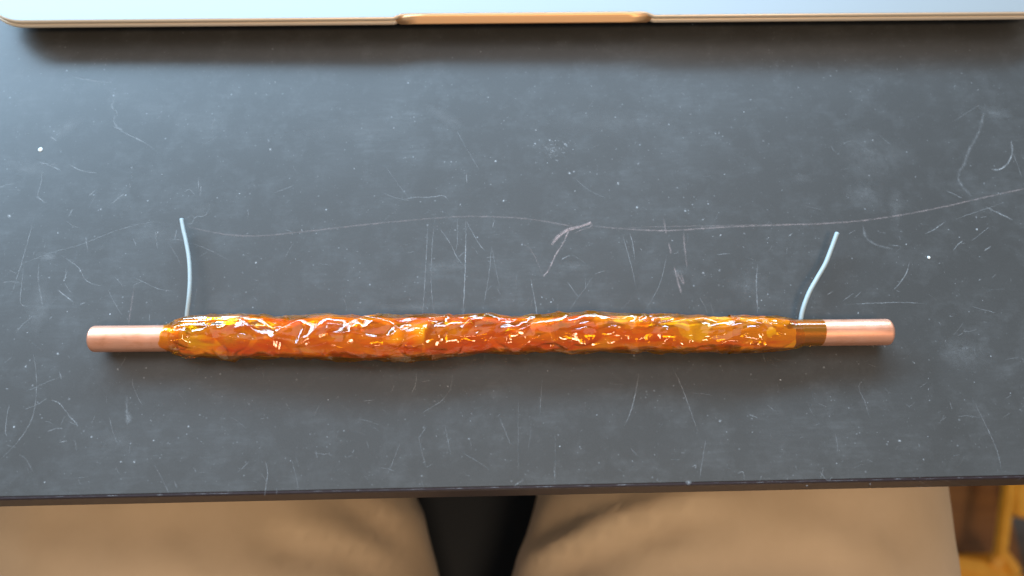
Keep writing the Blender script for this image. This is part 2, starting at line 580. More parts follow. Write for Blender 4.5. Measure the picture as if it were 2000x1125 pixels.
# traced scratches: (points, half width px, cover)
S = [
 ([(910, 430), (909, 520), (906, 590), (903, 625)], 1.6, .62), ([(911, 432), (930, 468), (946, 490)], 1.3, .45),
 ([(836, 430), (832, 510), (828, 580), (824, 625)], 1.3, .42), ([(852, 410), (845, 460), (841, 540), (845, 600), (852, 625)], 1.1, .33),
 ([(860, 448), (880, 475), (893, 505), (908, 520)], 1.3, .42), ([(893, 424), (894, 470), (890, 490)], 1.1, .3),
 ([(960, 480), (956, 530), (950, 570), (945, 590)], 1.2, .36), ([(961, 484), (967, 520), (976, 560)], 1.0, .3),
 ([(1037, 545), (1042, 575), (1047, 600), (1049, 620)], 1.8, .42), ([(966, 428), (962, 445)], 1.3, .6),
 ([(786, 390), (812, 384), (840, 386), (868, 380), (876, 392)], 1.3, .36), ([(748, 376), (768, 386), (800, 391)], 1.1, .28),
 ([(750, 320), (772, 352), (796, 384)], .9, .26), ([(892, 255), (905, 280), (920, 305), (936, 332)], 1.0, .32),
 ([(1120, 345), (1145, 370), (1185, 388)], 1.0, .3), ([(911, 338), (912, 358)], 1.4, .6), ([(918, 368), (918, 374)], 1.4, .5),
 ([(1215, 455), (1225, 490), (1236, 530), (1243, 565)], 1.1, .38), ([(1230, 455), (1237, 480), (1240, 507)], 1.2, .42),
 ([(1303, 495), (1296, 530), (1288, 560), (1270, 590), (1258, 610)], 1.0, .34), ([(1108, 550), (1120, 568), (1130, 580)], 1.1, .34),
 ([(1158, 540), (1145, 560), (1128, 582), (1112, 606)], .9, .26), ([(1097, 507), (1105, 502), (1113, 499)], 1.8, .55),
 ([(1479, 515), (1477, 560), (1480, 612)], 2.0, .38), ([(1366, 580), (1378, 600), (1382, 615)], 1.0, .28),
 ([(1395, 615), (1387, 590)], 1.0, .26), ([(1400, 497), (1428, 495)], 1.2, .45), ([(1540, 462), (1548, 455)], 2.8, .62),
 ([(1350, 462), (1355, 464)], 1.4, .5), ([(1777, 510), (1770, 535), (1758, 552), (1746, 566)], 1.8, .45),
 ([(1847, 432), (1830, 445), (1806, 457)], 1.6, .42), ([(1932, 443), (1915, 457), (1898, 470)], 1.2, .4),
 ([(1880, 470), (1870, 478), (1862, 489)], 1.8, .48), ([(1886, 474), (1876, 476)], 1.3, .4), ([(1936, 480), (1922, 490)], 2.0, .55),
 ([(1650, 595), (1700, 592), (1770, 590), (1810, 594)], 1.2, .42), ([(1645, 588), (1668, 572)], 1.4, .34), ([(1669, 582), (1682, 569)], 1.2, .38),
 ([(1615, 577), (1628, 567)], 1.6, .5), ([(1897, 598), (1920, 605), (1945, 611)], 1.1, .36), ([(1853, 617), (1861, 618)], 1.7, .6),
 ([(1920, 628), (1929, 630)], 1.5, .5), ([(1880, 646), (1895, 647), (1908, 643)], 1.3, .36),
 ([(1975, 275), (1978, 300), (1968, 322), (1950, 333), (1935, 330)], 2.6, .52), ([(1978, 300), (1988, 322), (1995, 345)], 1.2, .28),
 ([(1925, 200), (1918, 240), (1908, 268), (1893, 290), (1884, 320), (1868, 345), (1880, 365), (1897, 383)], 4.5, .20),
 ([(1915, 204), (1888, 220), (1862, 238)], 1.5, .22), ([(1640, 285), (1660, 274), (1672, 276), (1690, 290), (1710, 302)], 1.2, .22),
 ([(1866, 428), (1900, 416), (1925, 408), (1960, 396)], 1.1, .3), ([(1848, 372), (1882, 388)], 1.5, .35), ([(1925, 404), (1950, 416), (1980, 430)], 1.8, .4),
 ([(1685, 440), (1690, 465), (1712, 480), (1745, 486)], 3.4, .22), ([(1735, 478), (1760, 481)], 1.8, .4),
 ([(356, 430), (376, 420), (380, 427)], 1.1, .3), ([(365, 438), (376, 436), (382, 421), (400, 424), (410, 408), (408, 396)], 1.3, .38),
 ([(388, 346), (388, 370)], 1.5, .52), ([(393, 362), (391, 385)], 1.7, .52), ([(360, 374), (370, 368), (380, 380)], 1.1, .35),
 ([(228, 170), (222, 200), (216, 208), (233, 224), (220, 230), (226, 245), (240, 258), (266, 270), (288, 282), (302, 292)], 1.5, .44),
 ([(220, 247), (240, 254)], 2.4, .42), ([(138, 150), (170, 155), (195, 160), (224, 162)], 1.5, .36), ([(194, 160), (193, 174)], 1.5, .36),
 ([(76, 318), (88, 319), (108, 328), (118, 332)], 2.0, .6), ([(135, 321), (150, 330), (164, 335), (190, 338)], 1.4, .52),
 ([(98, 267), (112, 275)], 1.9, .62), ([(110, 319), (98, 322)], 1.2, .4), ([(81, 333), (82, 350), (76, 372), (72, 390)], 1.2, .38),
 ([(72, 385), (90, 396)], 1.9, .55), ([(0, 366), (14, 360), (30, 358)], 1.5, .42), ([(216, 399), (230, 388), (243, 378)], 1.5, .44),
 ([(172, 384), (188, 369)], 1.3, .4), ([(142, 408), (134, 424)], 3.0, .36), ([(0, 545), (40, 516), (70, 505), (110, 490), (160, 478), (210, 456), (260, 440), (304, 432), (345, 440)], 1.1, .30),
 ([(66, 425), (55, 470), (40, 520), (28, 560), (18, 580)], 1.3, .34), ([(118, 498), (140, 512), (156, 524), (162, 540), (170, 550), (185, 556), (200, 558)], 1.2, .42),
 ([(113, 566), (128, 578), (145, 592)], 1.8, .6), ([(128, 525), (130, 536), (124, 550)], 2.0, .44), ([(126, 552), (134, 566), (140, 572)], 1.2, .35),
 ([(168, 462), (169, 478), (172, 492)], 1.4, .4), ([(260, 463), (266, 480)], 1.6, .46), ([(304, 450), (305, 470), (308, 486)], 1.2, .4),
 ([(345, 448), (341, 470)], 2.2, .44), ([(318, 468), (345, 467), (372, 474), (410, 488), (450, 510)], 1.0, .3), ([(330, 476), (345, 500), (356, 522)], 1.0, .28),
 ([(262, 542), (290, 556), (312, 566), (336, 568)], 1.1, .36), ([(76, 512), (74, 545), (78, 570), (82, 590), (84, 600)], 1.8, .32),
 ([(46, 520), (42, 560), (38, 590), (44, 597), (54, 599)], 1.2, .32), ([(6, 552), (22, 549), (40, 552)], 1.7, .42), ([(30, 650), (46, 632), (72, 610)], 1.4, .3),
 ([(96, 625), (102, 617)], 2.2, .5), ([(155, 596), (168, 590)], 1.4, .42), ([(212, 567), (222, 590), (238, 615)], 1.1, .3), ([(225, 542), (235, 552), (240, 560)], 1.2, .36),
 ([(64, 685), (70, 720), (72, 760), (68, 800), (58, 830), (36, 862), (14, 885), (0, 898)], 1.5, .45), ([(18, 790), (12, 820), (10, 845), (14, 852)], 1.5, .42),
 ([(92, 778), (70, 792), (48, 800)], 1.2, .38), ([(98, 781), (116, 786), (126, 800), (140, 818), (152, 830), (150, 834)], 1.8, .5), ([(93, 843), (110, 836), (122, 837)], 1.8, .6),
 ([(116, 864), (132, 861)], 2.0, .5), ([(134, 823), (150, 830)], 1.6, .45), ([(36, 888), (50, 894), (58, 910), (64, 920)], 1.7, .4), ([(146, 860), (150, 880)], 2.8, .26),
 ([(212, 812), (222, 850), (233, 872)], 1.2, .34), ([(248, 772), (247, 800), (250, 828)], 3.2, .26), ([(258, 738), (260, 758), (278, 792)], 1.3, .3),
 ([(116, 727), (120, 741)], 2.4, .5), ([(247, 696), (232, 720)], 1.2, .36), ([(40, 770), (100, 742), (130, 734)], 1.1, .25),
 ([(518, 900), (524, 922), (520, 944), (517, 968)], 1.4, .52), ([(569, 895), (578, 930), (584, 962)], 1.1, .3), ([(540, 952), (540, 966)], 1.5, .46),
 ([(146, 946), (150, 950)], 2.6, .75), ([(300, 905), (318, 938), (330, 964)], 1.1, .3), ([(340, 938), (346, 952)], 2.4, .4), ([(612, 884), (634, 888), (640, 886), (650, 890)], 1.5, .3),
 ([(616, 878), (620, 896)], 1.6, .3), ([(672, 888), (676, 895), (690, 888)], 1.4, .28), ([(822, 808), (845, 794), (868, 780), (882, 755), (884, 730)], 1.3, .42),
 ([(813, 730), (812, 752), (804, 767)], 1.4, .5), ([(710, 783), (732, 781)], 1.2, .42), ([(698, 818), (720, 822), (740, 830)], 1.1, .28), ([(832, 834), (818, 856)], 1.3, .46),
 ([(816, 845), (823, 880), (832, 912)], 1.0, .3), ([(869, 830), (876, 868), (881, 890)], 1.2, .36), ([(781, 864), (768, 900), (755, 930)], 1.0, .34), ([(716, 860), (720, 876)], 1.1, .32),
 ([(905, 885), (940, 905), (958, 920)], 1.1, .24), ([(975, 815), (990, 850), (998, 870)], 1.6, .24), ([(1248, 728), (1242, 765), (1232, 805), (1219, 833)], 1.7, .5),
 ([(1310, 712), (1330, 750), (1348, 800), (1364, 846)], 1.3, .46), ([(1378, 860), (1372, 900), (1366, 935)], 1.4, .4), ([(1060, 735), (1056, 775), (1054, 812)], 1.2, .36),
 ([(1038, 820), (1036, 850), (1031, 878)], 1.2, .26), ([(1462, 809), (1480, 816)], 1.7, .6), ([(1496, 790), (1512, 801)], 1.5, .36), ([(1345, 766), (1392, 772)], 1.0, .28),
 ([(1688, 741), (1676, 752), (1680, 768), (1690, 784), (1698, 815)], 1.2, .34), ([(1898, 775), (1915, 810), (1935, 850), (1950, 885), (1956, 920)], 1.3, .4),
 ([(1870, 814), (1890, 811), (1918, 817)], 1.1, .32), ([(1838, 821), (1850, 814)], 1.8, .4), ([(1610, 912), (1602, 935)], 1.3, .4), ([(1626, 930), (1618, 942), (1600, 920)], 1.4, .36),
 ([(1440, 925), (1452, 919), (1454, 938)], 1.5, .46), ([(1352, 912), (1360, 908), (1358, 915)], 1.6, .55), ([(1418, 914), (1428, 916)], 1.8, .4), ([(1488, 928), (1484, 940)], 1.5, .4),
 ([(1005, 948), (1015, 942), (1024, 936)], 1.9, .5), ([(1082, 905), (1084, 950)], 1.0, .28), ([(1012, 760), (1012, 940)], .9, .2), ([(1084, 830), (1085, 950)], .9, .2),
 ([(1553, 908), (1556, 918)], 1.2, .5), ([(1665, 915), (1690, 905)], 1.0, .2),
]
mk = Marks(0.00003)
for pts, w, a in S:
    mk.line(pts, w * .9, min(1, a * (1.1 if pts[0][1] < 620 else .9)))
# soft dusty smears
for x, y, rx, ry, a, ro in [(60, 330, 60, 22, .10, .2), (130, 250, 46, 14, .12, -.7), (75, 600, 30, 60, .12, .2), (860, 520, 70, 16, .10, 0), (820, 600, 90, 14, .10, 0),
                            (1080, 295, 26, 18, .10, .3), (1120, 520, 40, 14, .10, 0), (1460, 560, 50, 40, .09, 0), (1700, 300, 90, 60, .08, .2), (1880, 690, 60, 40, .10, .3),
                            (1690, 380, 60, 30, .09, 0), (1940, 220, 40, 16, .12, .2), (1750, 400, 20, 50, .10, 0), (230, 860, 40, 30, .06, 0), (870, 230, 46, 16, .12, .6), (90, 500, 26, 10, .22, .1),
                            (250, 815, 8, 18, .26, 0), (1345, 942, 8, 5, .8, 0), (1328, 530, 20, 14, .14, 0), (1565, 350, 30, 12, .08, 0), (300, 460, 60, 20, .06, 0),
                            (395, 410, 26, 16, .10, -.4), (700, 250, 160, 30, .05, -.1), (1200, 240, 160, 30, .05, 0), (1885, 680, 12, 6, .3, 0)]:
    mk.blob(x, y, rx, ry, a, ro)
random.seed(11)
# many short hair scratches and dust crumbs
for _ in range(380):
    x, y = random.uniform(-40, 2040), random.uniform(110, 950)
    if random.random() < 0.45:
        y = random.uniform(400, 940)
    L_ = random.uniform(3, 22) * random.choice((1, 1, 1, 2.0))
    t = random.gauss(-0.3, 0.9)
    k = random.gauss(0, 0.25)
    pts = [(x, y), (x + L_ * .5 * math.cos(t), y + L_ * .5 * math.sin(t)), (x + L_ * .5 * (math.cos(t) + math.cos(t + k)), y + L_ * .5 * (math.sin(t) + math.sin(t + k)))]
    mk.line(pts, random.uniform(.6, 1.1), random.uniform(.06, .34), jit=.3)
for _ in range(420):
    x, y = random.uniform(-20, 2020), random.uniform(110, 955)
    r = random.uniform(.9, 2.2)
    mk.blob(x, y, r * random.uniform(1, 1.8), r, random.uniform(.25, .9), random.uniform(0, 3), 6)
for _ in range(60):   # crumb cluster
    x, y = random.gauss(1085, 16), random.gauss(293, 12)
    mk.blob(x, y, random.uniform(1, 2.6), random.uniform(1, 2), random.uniform(.4, 1), 0, 6)
for x, y, r in [(1045, 281, 3), (1074, 274, 2.4), (1103, 281, 3), (1112, 338, 3.6), (1121, 335, 2.5), (968, 315, 3), (1207, 358, 3.2), (1244, 405, 3.6), (1247, 320, 3), (1076, 590, 2.6),
                (528, 292, 3), (18, 421, 4.2), (500, 513, 2.6), (125, 548, 2.4), (157, 529, 2.2), (113, 455, 2), (197, 409, 2.6), (984, 392, 3), (881, 316, 2), (300, 860, 2.6), (135, 779, 3),
                (50, 716, 2.8), (113, 691, 3.2), (230, 721, 3), (1609, 718, 2.4), (1524, 742, 2.6), (1677, 711, 2.4), (1757, 861, 3.4), (1406, 822, 3.6), (1093, 872, 2.4), (1908, 448, 2.6),
                (1770, 477, 2.2), (1835, 514, 2.2), (1373, 533, 3), (1405, 528, 3.4), (236, 902, 2.4), (262, 902, 2.6), (255, 866, 2), (368, 833, 2.6)]:
    mk.blob(x, y, r * 1.15, r, 1.0, 0, 9)
# nicks along the front edge
for _ in range(110):
    x = random.uniform(0, 2000)
    y = 974 - 42 * x / 2000 - random.uniform(.8, 2.0)
    l = random.uniform(4, 26)
    mk.line([(x, y), (x + l, y - l * 0.021)], random.uniform(.5, 1.1), random.uniform(.08, .5) * random.choice((.5, .5, 1, 1.3)), jit=.2)
mk.build("scratch_marks", M_mark)
# two scuffs that run down over the edge band
for (xa_, ya_), (xb_, yb_) in (((1797, 937), (1824, 951)), ((1848, 935.5), (1892, 949))):
    mi_ = Matrix.Rotation(-ang, 4, 'Z') @ Matrix.Translation(-desk.location)
    ua, ub = (mi_ @ pix(xa_, ya_, 0)).x, (mi_ @ pix(xb_, yb_, -.02)).x
    n_ = 12
    vv = [(ua + (ub - ua) * k / n_ + sg * .00016 * (1 - .5 * k / n_), -.00043, THK - .0006 - (THK - .0014) * k / n_) for k in range(n_ + 1) for sg in (-1, 1)]
    ff = [(2 * k, 2 * k + 1, 2 * k + 3, 2 * k + 2) for k in range(n_)]
    o = mesh_obj("edge_scuff", vv, ff, M_scuff, desk)
# two hard little paint flecks that stand on the top
for x, y, r in [(79, 292, 5.0), (1814, 503, 3.3)]:
    bm = bmesh.new()
    p = pix(x, y, 0.0)
    bmesh.ops.create_uvsphere(bm, u_segments=12, v_segments=8, radius=1.0)
    for v in bm.verts:
        v.co = Vector((v.co.x * r * .00015 * random.uniform(.9, 1.1), v.co.y * r * .00015 * random.uniform(.9, 1.1), max(0, v.co.z) * .00018))
    o = bm_obj("paint_fleck", bm, M_spot, desk, True)
    o.location = Matrix.Rotation(-ang, 3, 'Z') @ (p - desk.location) + Vector((0, 0, 0.00001))

# ------------------------------------------------------------------ floor
bm = bmesh.new()
box(bm, -2, 2, -1.8, 1.8, -0.76, -0.74)
fl = bm_obj("floor", bm, M_floor)
fl["kind"] = "structure"

# ------------------------------------------------------------------ laptop
LZ = 0.0092
a0, a1 = pix(0, 42, LZ), pix(2000, 25, LZ)
la = math.atan2(a1.y - a0.y, a1.x - a0.x)
xl, xr = pix(-42, 43.5, LZ), pix(2082, 23.5, LZ)
lap_c = (xl + xr) / 2
W = (xr - xl).length
laptop = empty("laptop", (lap_c.x, lap_c.y, 0), la)
tag(laptop, "pale silver laptop with a finger notch in its front edge, behind the copper rod", "laptop")
DEPTH = 0.222


def rounded_outline(hw, y0, y1, r, notch=None, n=10):
    """outline from front left, going round; notch=(half width, slant, depth) cut into the front edge"""
    pts = []

    def arc(cx, cy, a_0):
        for k in range(n + 1):
            t = a_0 + (math.pi / 2) * k / n
            pts.append((cx + r * math.cos(t), cy + r * math.sin(t)))
    arc(-hw + r, y0 + r, math.pi)
    if notch:
        nw, sl, dp = notch
        q = [(-nw, 0), (-nw + sl * .45, dp * .55), (-nw + sl * .75, dp * .88), (-nw + sl * 1.3, dp)]
        pts += [(x, y0 + y) for x, y in q]
        pts += [(-x, y0 + y) for x, y in reversed(q)]
    arc(hw - r, y0 + r, -math.pi / 2)
    arc(hw - r, y1 - r, 0)
    arc(-hw + r, y1 - r, math.pi / 2)
    return pts


def slab(name, rings, mat, parent):
    """rings: list of (outline, z) from top to bottom, same point count; capped at both ends"""
    bm = bmesh.new()
    loops = [[bm.verts.new((x, y, z)) for x, y in o] for o, z in rings]
    for A, B in zip(loops[:-1], loops[1:]):
        n = len(A)
        for k in range(n):
            bm.faces.new((A[k], A[(k + 1) % n], B[(k + 1) % n], B[k]))
    bm.faces.new(loops[0])
    bm.faces.new(list(reversed(loops[-1])))
    return bm_obj(name, bm, mat, parent)


nx = (pix(1275, 25, LZ) - pix(765, 25, LZ)).length / 2
nt_ = (nx, 0.0034, 0.0014)


def ring(ins, z, notch=True, r=0.0135):
    return (rounded_outline(W / 2 - ins, ins, DEPTH - ins, r - ins * .5, (nt_[0], nt_[1], nt_[2]) if notch else None), z)


lid = slab("lid", [ring(.0006, LZ)] + [ring(.0006 * (1 - math.sin(R(a))), LZ - .0008 * (1 - math.cos(R(a)))) for a in (18, 36, 54, 72, 90)] + [ring(0, LZ - .0011), ring(.0002, LZ - .0013)], M_alu, laptop)
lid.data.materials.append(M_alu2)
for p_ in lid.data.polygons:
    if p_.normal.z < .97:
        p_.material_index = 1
        p_.use_smooth = True
slab("lid_gasket", [ring(.0006, LZ - .00132), ring(.0006, LZ - .00158)], M_black, laptop)
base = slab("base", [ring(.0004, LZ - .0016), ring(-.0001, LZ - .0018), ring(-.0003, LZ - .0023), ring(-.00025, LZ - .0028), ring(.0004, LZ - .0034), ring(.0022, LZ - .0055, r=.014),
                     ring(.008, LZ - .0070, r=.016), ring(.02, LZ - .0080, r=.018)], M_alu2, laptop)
# sloping scoop that fills the notch
sw, sd = nx, .0016
prof = [(-.00036, LZ - .0026), (-.0001, LZ - .0023), (.0006, LZ - .0013), (.0012, LZ - .0006), (.0015, LZ - .00025)]
endw = [0.0022, 0.0012, .0004, .0018, .0046]
vv, ff = [], []
for (y, z), e in zip(prof, endw):
    for k in range(13):
        vv.append((-sw + e + (2 * sw - 2 * e) * k / 12, y, z))
for r_ in range(len(prof) - 1):
    for k in range(12):
        i = r_ * 13 + k
        ff.append((i, i + 1, i + 14, i + 13))
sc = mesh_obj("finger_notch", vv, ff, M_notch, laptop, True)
sd_ = sc.modifiers.new("thickness", 'SOLIDIFY')
sd_.thickness, sd_.offset = 0.0003, -1
for fx in (-1, 1):
    for fy in (.03, DEPTH - .03):
        bm = bmesh.new()
        bmesh.ops.create_cone(bm, cap_ends=True, segments=20, radius1=.006, radius2=.007, depth=.0013)
        o = bm_obj("rubber_foot", bm, M_black, laptop)
        o.location = (fx * (W / 2 - .045), fy, .00066)

# ------------------------------------------------------------------ wrapped rod
ZC = 0.0049
r0, r1 = pix(180, 662, ZC), pix(1738, 648.5, ZC)
rod_ang = math.atan2(r1.y - r0.y, r1.x - r0.x)
mid = (r0 + r1) / 2
RL = (r1 - r0).length
rod = empty("wrapped_rod", (mid.x, mid.y, 0), rod_ang)
tag(rod, "copper rod wrapped in crinkled amber tape with two short pale wires, on the desk", "wrapped rod")
RM = Matrix.Rotation(-rod_ang, 3, 'Z')


def rl(px, py, z):
    """photo pixel at height z -> rod-local point"""
    p = pix(px, py, z)
    q = RM @ (p - Vector((mid.x, mid.y, 0)))
    return q


RR = 0.00368
half = RL / 2
prof = [(-half, 0.0), (-half, RR * .50), (-half + .00004, RR * .80), (-half + .0002, RR * .875), (-half + .0005, RR * .965), (-half + .0008, RR * .993), (-half + .0011, RR)]
N = 40
for k in range(1, N):
    prof.append((-half + .0011 + (2 * half - .0022) * k / N, RR))
prof += [(-x, r) for x, r in reversed(prof[:7])]
prof = np.array(prof)
th = np.linspace(0, 2 * np.pi, 72, endpoint=False)
P = np.zeros((len(prof), len(th), 3))
P[..., 0] = prof[:, 0:1]
P[..., 1] = prof[:, 1:2] * np.cos(th)
P[..., 2] = ZC + prof[:, 1:2] * np.sin(th)
grid_obj("copper_rod", P, M_copper, rod, True)

# silhouette of the wrap measured along the rod: px, middle row, half height
PROF = np.array([(300, 660.5, 31), (322, 660, 33), (340, 659.5, 37), (400, 657.5, 41.5), (480, 657.5, 43.5), (560, 661, 40.5), (640, 658, 43.5), (700, 660.5, 43.5),
                 (780, 659.5, 42.5), (860, 655.5, 40.5), (950, 653.5, 38), (1050, 654, 35.5), (1150, 650, 37.5), (1250, 650.5, 36), (1350, 653, 36.5),
                 (1450, 652, 37), (1520, 651.5, 34), (1565, 651.5, 29.5), (1620, 650, 26)])
px_x = np.array([rl(p[0], p[1], .0085).x for p in PROF])
px_c = np.array([rl(p[0], p[1], ZC).y for p in PROF])
px_r = np.array([(rl(p[0], p[1] - p[2], ZC).y - rl(p[0], p[1] + p[2], ZC).y) / 2 for p in PROF])


def xr_(px):
    return rl(px, 655, .0085).x


def ridge(x, y, z, p=1.0):
    return (1 - np.clip(np.abs(perlin(x, y, z)) * 1.9, 0, 1)) ** p


def film(name, p0, p1, scale, grow, mat, seed, amp=1.0, twist=0.0, ragged=1.0, dx=.00016, nth=230, fine=1.0, nf=6, floor=0.0, taper_l=0.0, taper_r=0.0):
    x0, x1 = xr_(p0), xr_(p1)
    n = int((x1 - x0) / dx)
    rng = np.random.default_rng(seed)
    t = np.linspace(0, 1, n)[:, None]
    th = np.linspace(0, 2 * np.pi, nth, endpoint=False)[None, :]
    ct, st_ = np.cos(th), np.sin(th)
    o = seed * 17.3
    # ragged cut ends
    rg0 = perlin(ct * 1.6 + o, st_ * 1.6, np.zeros_like(th) + o) * 1.6 * MM * ragged
    rg1 = perlin(ct * 1.6 - o, st_ * 1.6, np.zeros_like(th) - o) * 1.6 * MM * ragged
    x = (x0 + rg0) * (1 - t) + (x1 + rg1) * t
    xm = x / MM
    ry = np.interp(x, px_x, px_r) * scale + grow
    cy_ = np.interp(x, px_x, px_c)
    # noise on a twisted cylinder so wrinkles run slantwise
    th2 = th + twist * xm
    u, v = np.cos(th2) * 5.2, np.sin(th2) * 5.2          # mm
    wx = perlin(xm / 6 + o, u / 5, v / 5) * 2.2
    wy = perlin(xm / 6 - o, u / 5 + 9, v / 5) * 1.6
    X, U, V = xm + wx, u + wy, v + wy
    def tri(q):
        return np.abs(q - np.floor(q + .5)) * 2
    # creased sheet: folding a smooth field back on itself leaves near-flat facets between sharp creases
    lump = perlin(X / 13 + o, U / 8, V / 8)
    f1 = tri(1.0 * perlin(X / 11 + o + 3, U / 8.0, V / 8.0) + .3)
    f2 = tri(.95 * perlin(X / 6.0 - o, U / 5.6 + 7, V / 5.6) + .1)
    f3 = tri(.9 * perlin(X / 3.6 + o * 2, U / 3.4, V / 3.4))
    patch = np.clip(perlin(xm / 10 + o, u / 7, v / 7 + 5) * 3.0 + .25, 0, 1)
    arc = (np.mod(th + np.pi / 2, 2 * np.pi) - np.pi) * 5.2
    h = .45 * lump + 1.10 * (f1 - .5) + .40 * (f2 - .5) * patch + fine * patch * .07 * (f3 - .5)
    for k in range(nf):          # a few long slanting creases
        dirn = rng.normal(0, .25) + (1.1 * rng.choice((-1, 1)) if k % 3 == 2 else 0)
        lam = rng.uniform(9, 16)
        q = (arc * math.cos(dirn) + xm * math.sin(dirn)) / lam + rng.uniform(0, 9) + .25 * perlin(xm / 12 + k * 3.1 + o, u / 7, v / 7)
        t_ = tri(q)
        mk_ = np.clip(perlin(xm / 12 + k * 7.7 + o, u / 8, v / 8 + k) * 2.6 + .2, 0, 1)
        h = h + .60 * (t_ - .5) * mk_ + .17 * fine * np.exp(-((1 - t_) * lam * .5 / .45) ** 2) * mk_
    # overlapping turns of tape: small sawtooth step along a steep helix
    ph = (xm + 1.4 * np.cos(th + o) + .5 * perlin(xm / 8 + o, u / 4, v / 4)) / 6.3 + o
    saw = ph - np.floor(ph)
    h = h + .07 * (saw - .5)
    h = h * amp * MM
    env = np.ones_like(x)
    if taper_l:
        env = env * np.clip((x - x0) / (taper_l * MM), 0.0, 1) ** .5
    if taper_r:
        env = env * np.clip((x1 - x) / (taper_r * MM), 0.0, 1) ** .5
    rr = np.maximum(ry + h * (.35 + .65 * env) - (1 - env) * .0006, np.maximum(RR + .00012, floor * ry))
    rz = np.maximum(rr * .86, RR + .0001)
    y = cy_ + rr * ct
    z = ZC + rz * st_
    z = np.where(z < .0002, .00012 + .00008 * (1 + np.tanh(z / .002)), z)
    P = np.stack([x + 0 * y, y, z], -1)
    return grid_obj(name, P, mat, rod, True)


# winding under the film (shows as the darker red ground)
film("winding", 350, 1556, 0.87, 0, M_core, 3, amp=.12, twist=.3, ragged=.2, dx=.0006, nth=90)
film("inner_tape", 330, 1566, 0.926, 0, M_film_in, 5, amp=.7, twist=.05, ragged=.6, dx=.0002, nth=200, taper_r=8, floor=.875)
film("outer_tape", 338, 870, 0.985, 0, M_film, 11, amp=1.0, twist=.0, ragged=1.7, floor=.90)
film("outer_tape", 838, 1110, 0.975, 0, M_film, 12, amp=.9, twist=-.01, ragged=.9, floor=.90)
film("outer_tape", 1080, 1450, 0.98, 0, M_film, 13, amp=.9, twist=.01, ragged=.9, floor=.90)
film("outer_tape", 1432, 1572, 0.96, 0, M_film, 24, amp=.7, twist=-.02, ragged=.5, taper_r=5, floor=.88)
film("tape_collar", 313, 352, 0.86, 0, M_film, 15, amp=.7, twist=.1, ragged=.8, taper_l=2)


def flap(name, p0, p1, th0, th1, lift, seed, slant=0.0, folds=4.0, amp=.25):
    """loose strip of tape lying on the wrap between two angles round the rod"""
    n, m_ = 420, 60
    t = np.linspace(0, 1, n)[:, None]
    b = np.linspace(0, 1, m_)[None, :]
    o = seed * 9.1
    x0, x1 = xr_(p0), xr_(p1)
    x = (x0 + slant * MM * b + .5 * MM * perlin(b * 5 + o, b * 0, b * 0 + o)) * (1 - t) + (x1 + 1.5 * MM * perlin(b * 3 - o, b * 0, b * 0)) * t
    xm = x / MM
    th = R(th0) + (R(th1) - R(th0)) * b + .06 * perlin(xm / 7 + o, b * 2, b * 0)
    q = b * folds + .5 * perlin(xm / 18 + o, b * 1.5, b * 0 + 3) + xm * .012
    tri = np.abs(q - np.floor(q + .5)) * 2
    rr = np.interp(x, px_x, px_r) + (lift + amp * (tri - .3) * (1 - .6 * t) + .22 * perlin(xm / 6 + o, b * 3, b * 0)) * MM
    y = np.interp(x, px_x, px_c) + rr * np.cos(th)
    z = np.maximum(ZC + rr * .86 * np.sin(th), .0003)
    return grid_obj(name, np.stack([x, y, z], -1), M_film, rod)


flap("tape_flap", 338, 470, 78, 44, .10, 1, slant=2.2, folds=2.5, amp=.5)
flap("tape_seam", 342, 470, -12, -52, .05, 4, folds=1.5, amp=.12)
# smooth turn of tape on the bare copper at the right end
xa, xb = xr_(1540), xr_(1614)
xs = np.linspace(xa, xb, 40)[:, None]
th = np.linspace(0, 2 * np.pi, 120, endpoint=False)[None, :]
rb = RR + .00009 + .00003 * perlin(xs / .004, np.cos(th) * 1.5, np.sin(th) * 1.5)
P = np.stack([xs + .0004 * np.sin(th + .6) * (xs - xa) / (xb - xa), rb * np.cos(th), ZC + rb * np.sin(th)], -1)
grid_obj("tape_band", P, M_band, rod, True)


def tube(name, pts, r, mat, parent, sides=20, sub=10, caps=True):
    """smooth tube through points (Catmull-Rom)"""
    pts = [Vector(p) for p in pts]
    ext = [pts[0] * 2 - pts[1]] + pts + [pts[-1] * 2 - pts[-2]]
    path = []
    for i in range(1, len(ext) - 2):
        for k in range(sub):
            t = k / sub
            a, b, c, d = ext[i - 1:i + 3]
            path.append(.5 * ((2 * b) + (c - a) * t + (2 * a - 5 * b + 4 * c - d) * t * t + (3 * b - a - 3 * c + d) * t ** 3))
    path.append(pts[-1])
    bm = bmesh.new()
    rings = []
    n = len(path)
    for i, p in enumerate(path):
        d = (path[min(n - 1, i + 1)] - path[max(0, i - 1)]).normalized()
        a = d.cross(Vector((0, 0, 1))).normalized()
        b = a.cross(d).normalized()
        rings.append([bm.verts.new(p + (a * math.cos(2 * math.pi * k / sides) + b * math.sin(2 * math.pi * k / sides)) * r) for k in range(sides)])
    for A, B in zip(rings[:-1], rings[1:]):
        for k in range(sides):
            f = bm.faces.new((A[k], A[(k + 1) % sides], B[(k + 1) % sides], B[k]))
            f.smooth = True
    if caps:
        bm.faces.new(rings[0])
        bm.faces.new(list(reversed(rings[-1])))
    o = bm_obj(name, bm, mat, parent)
    return o, path


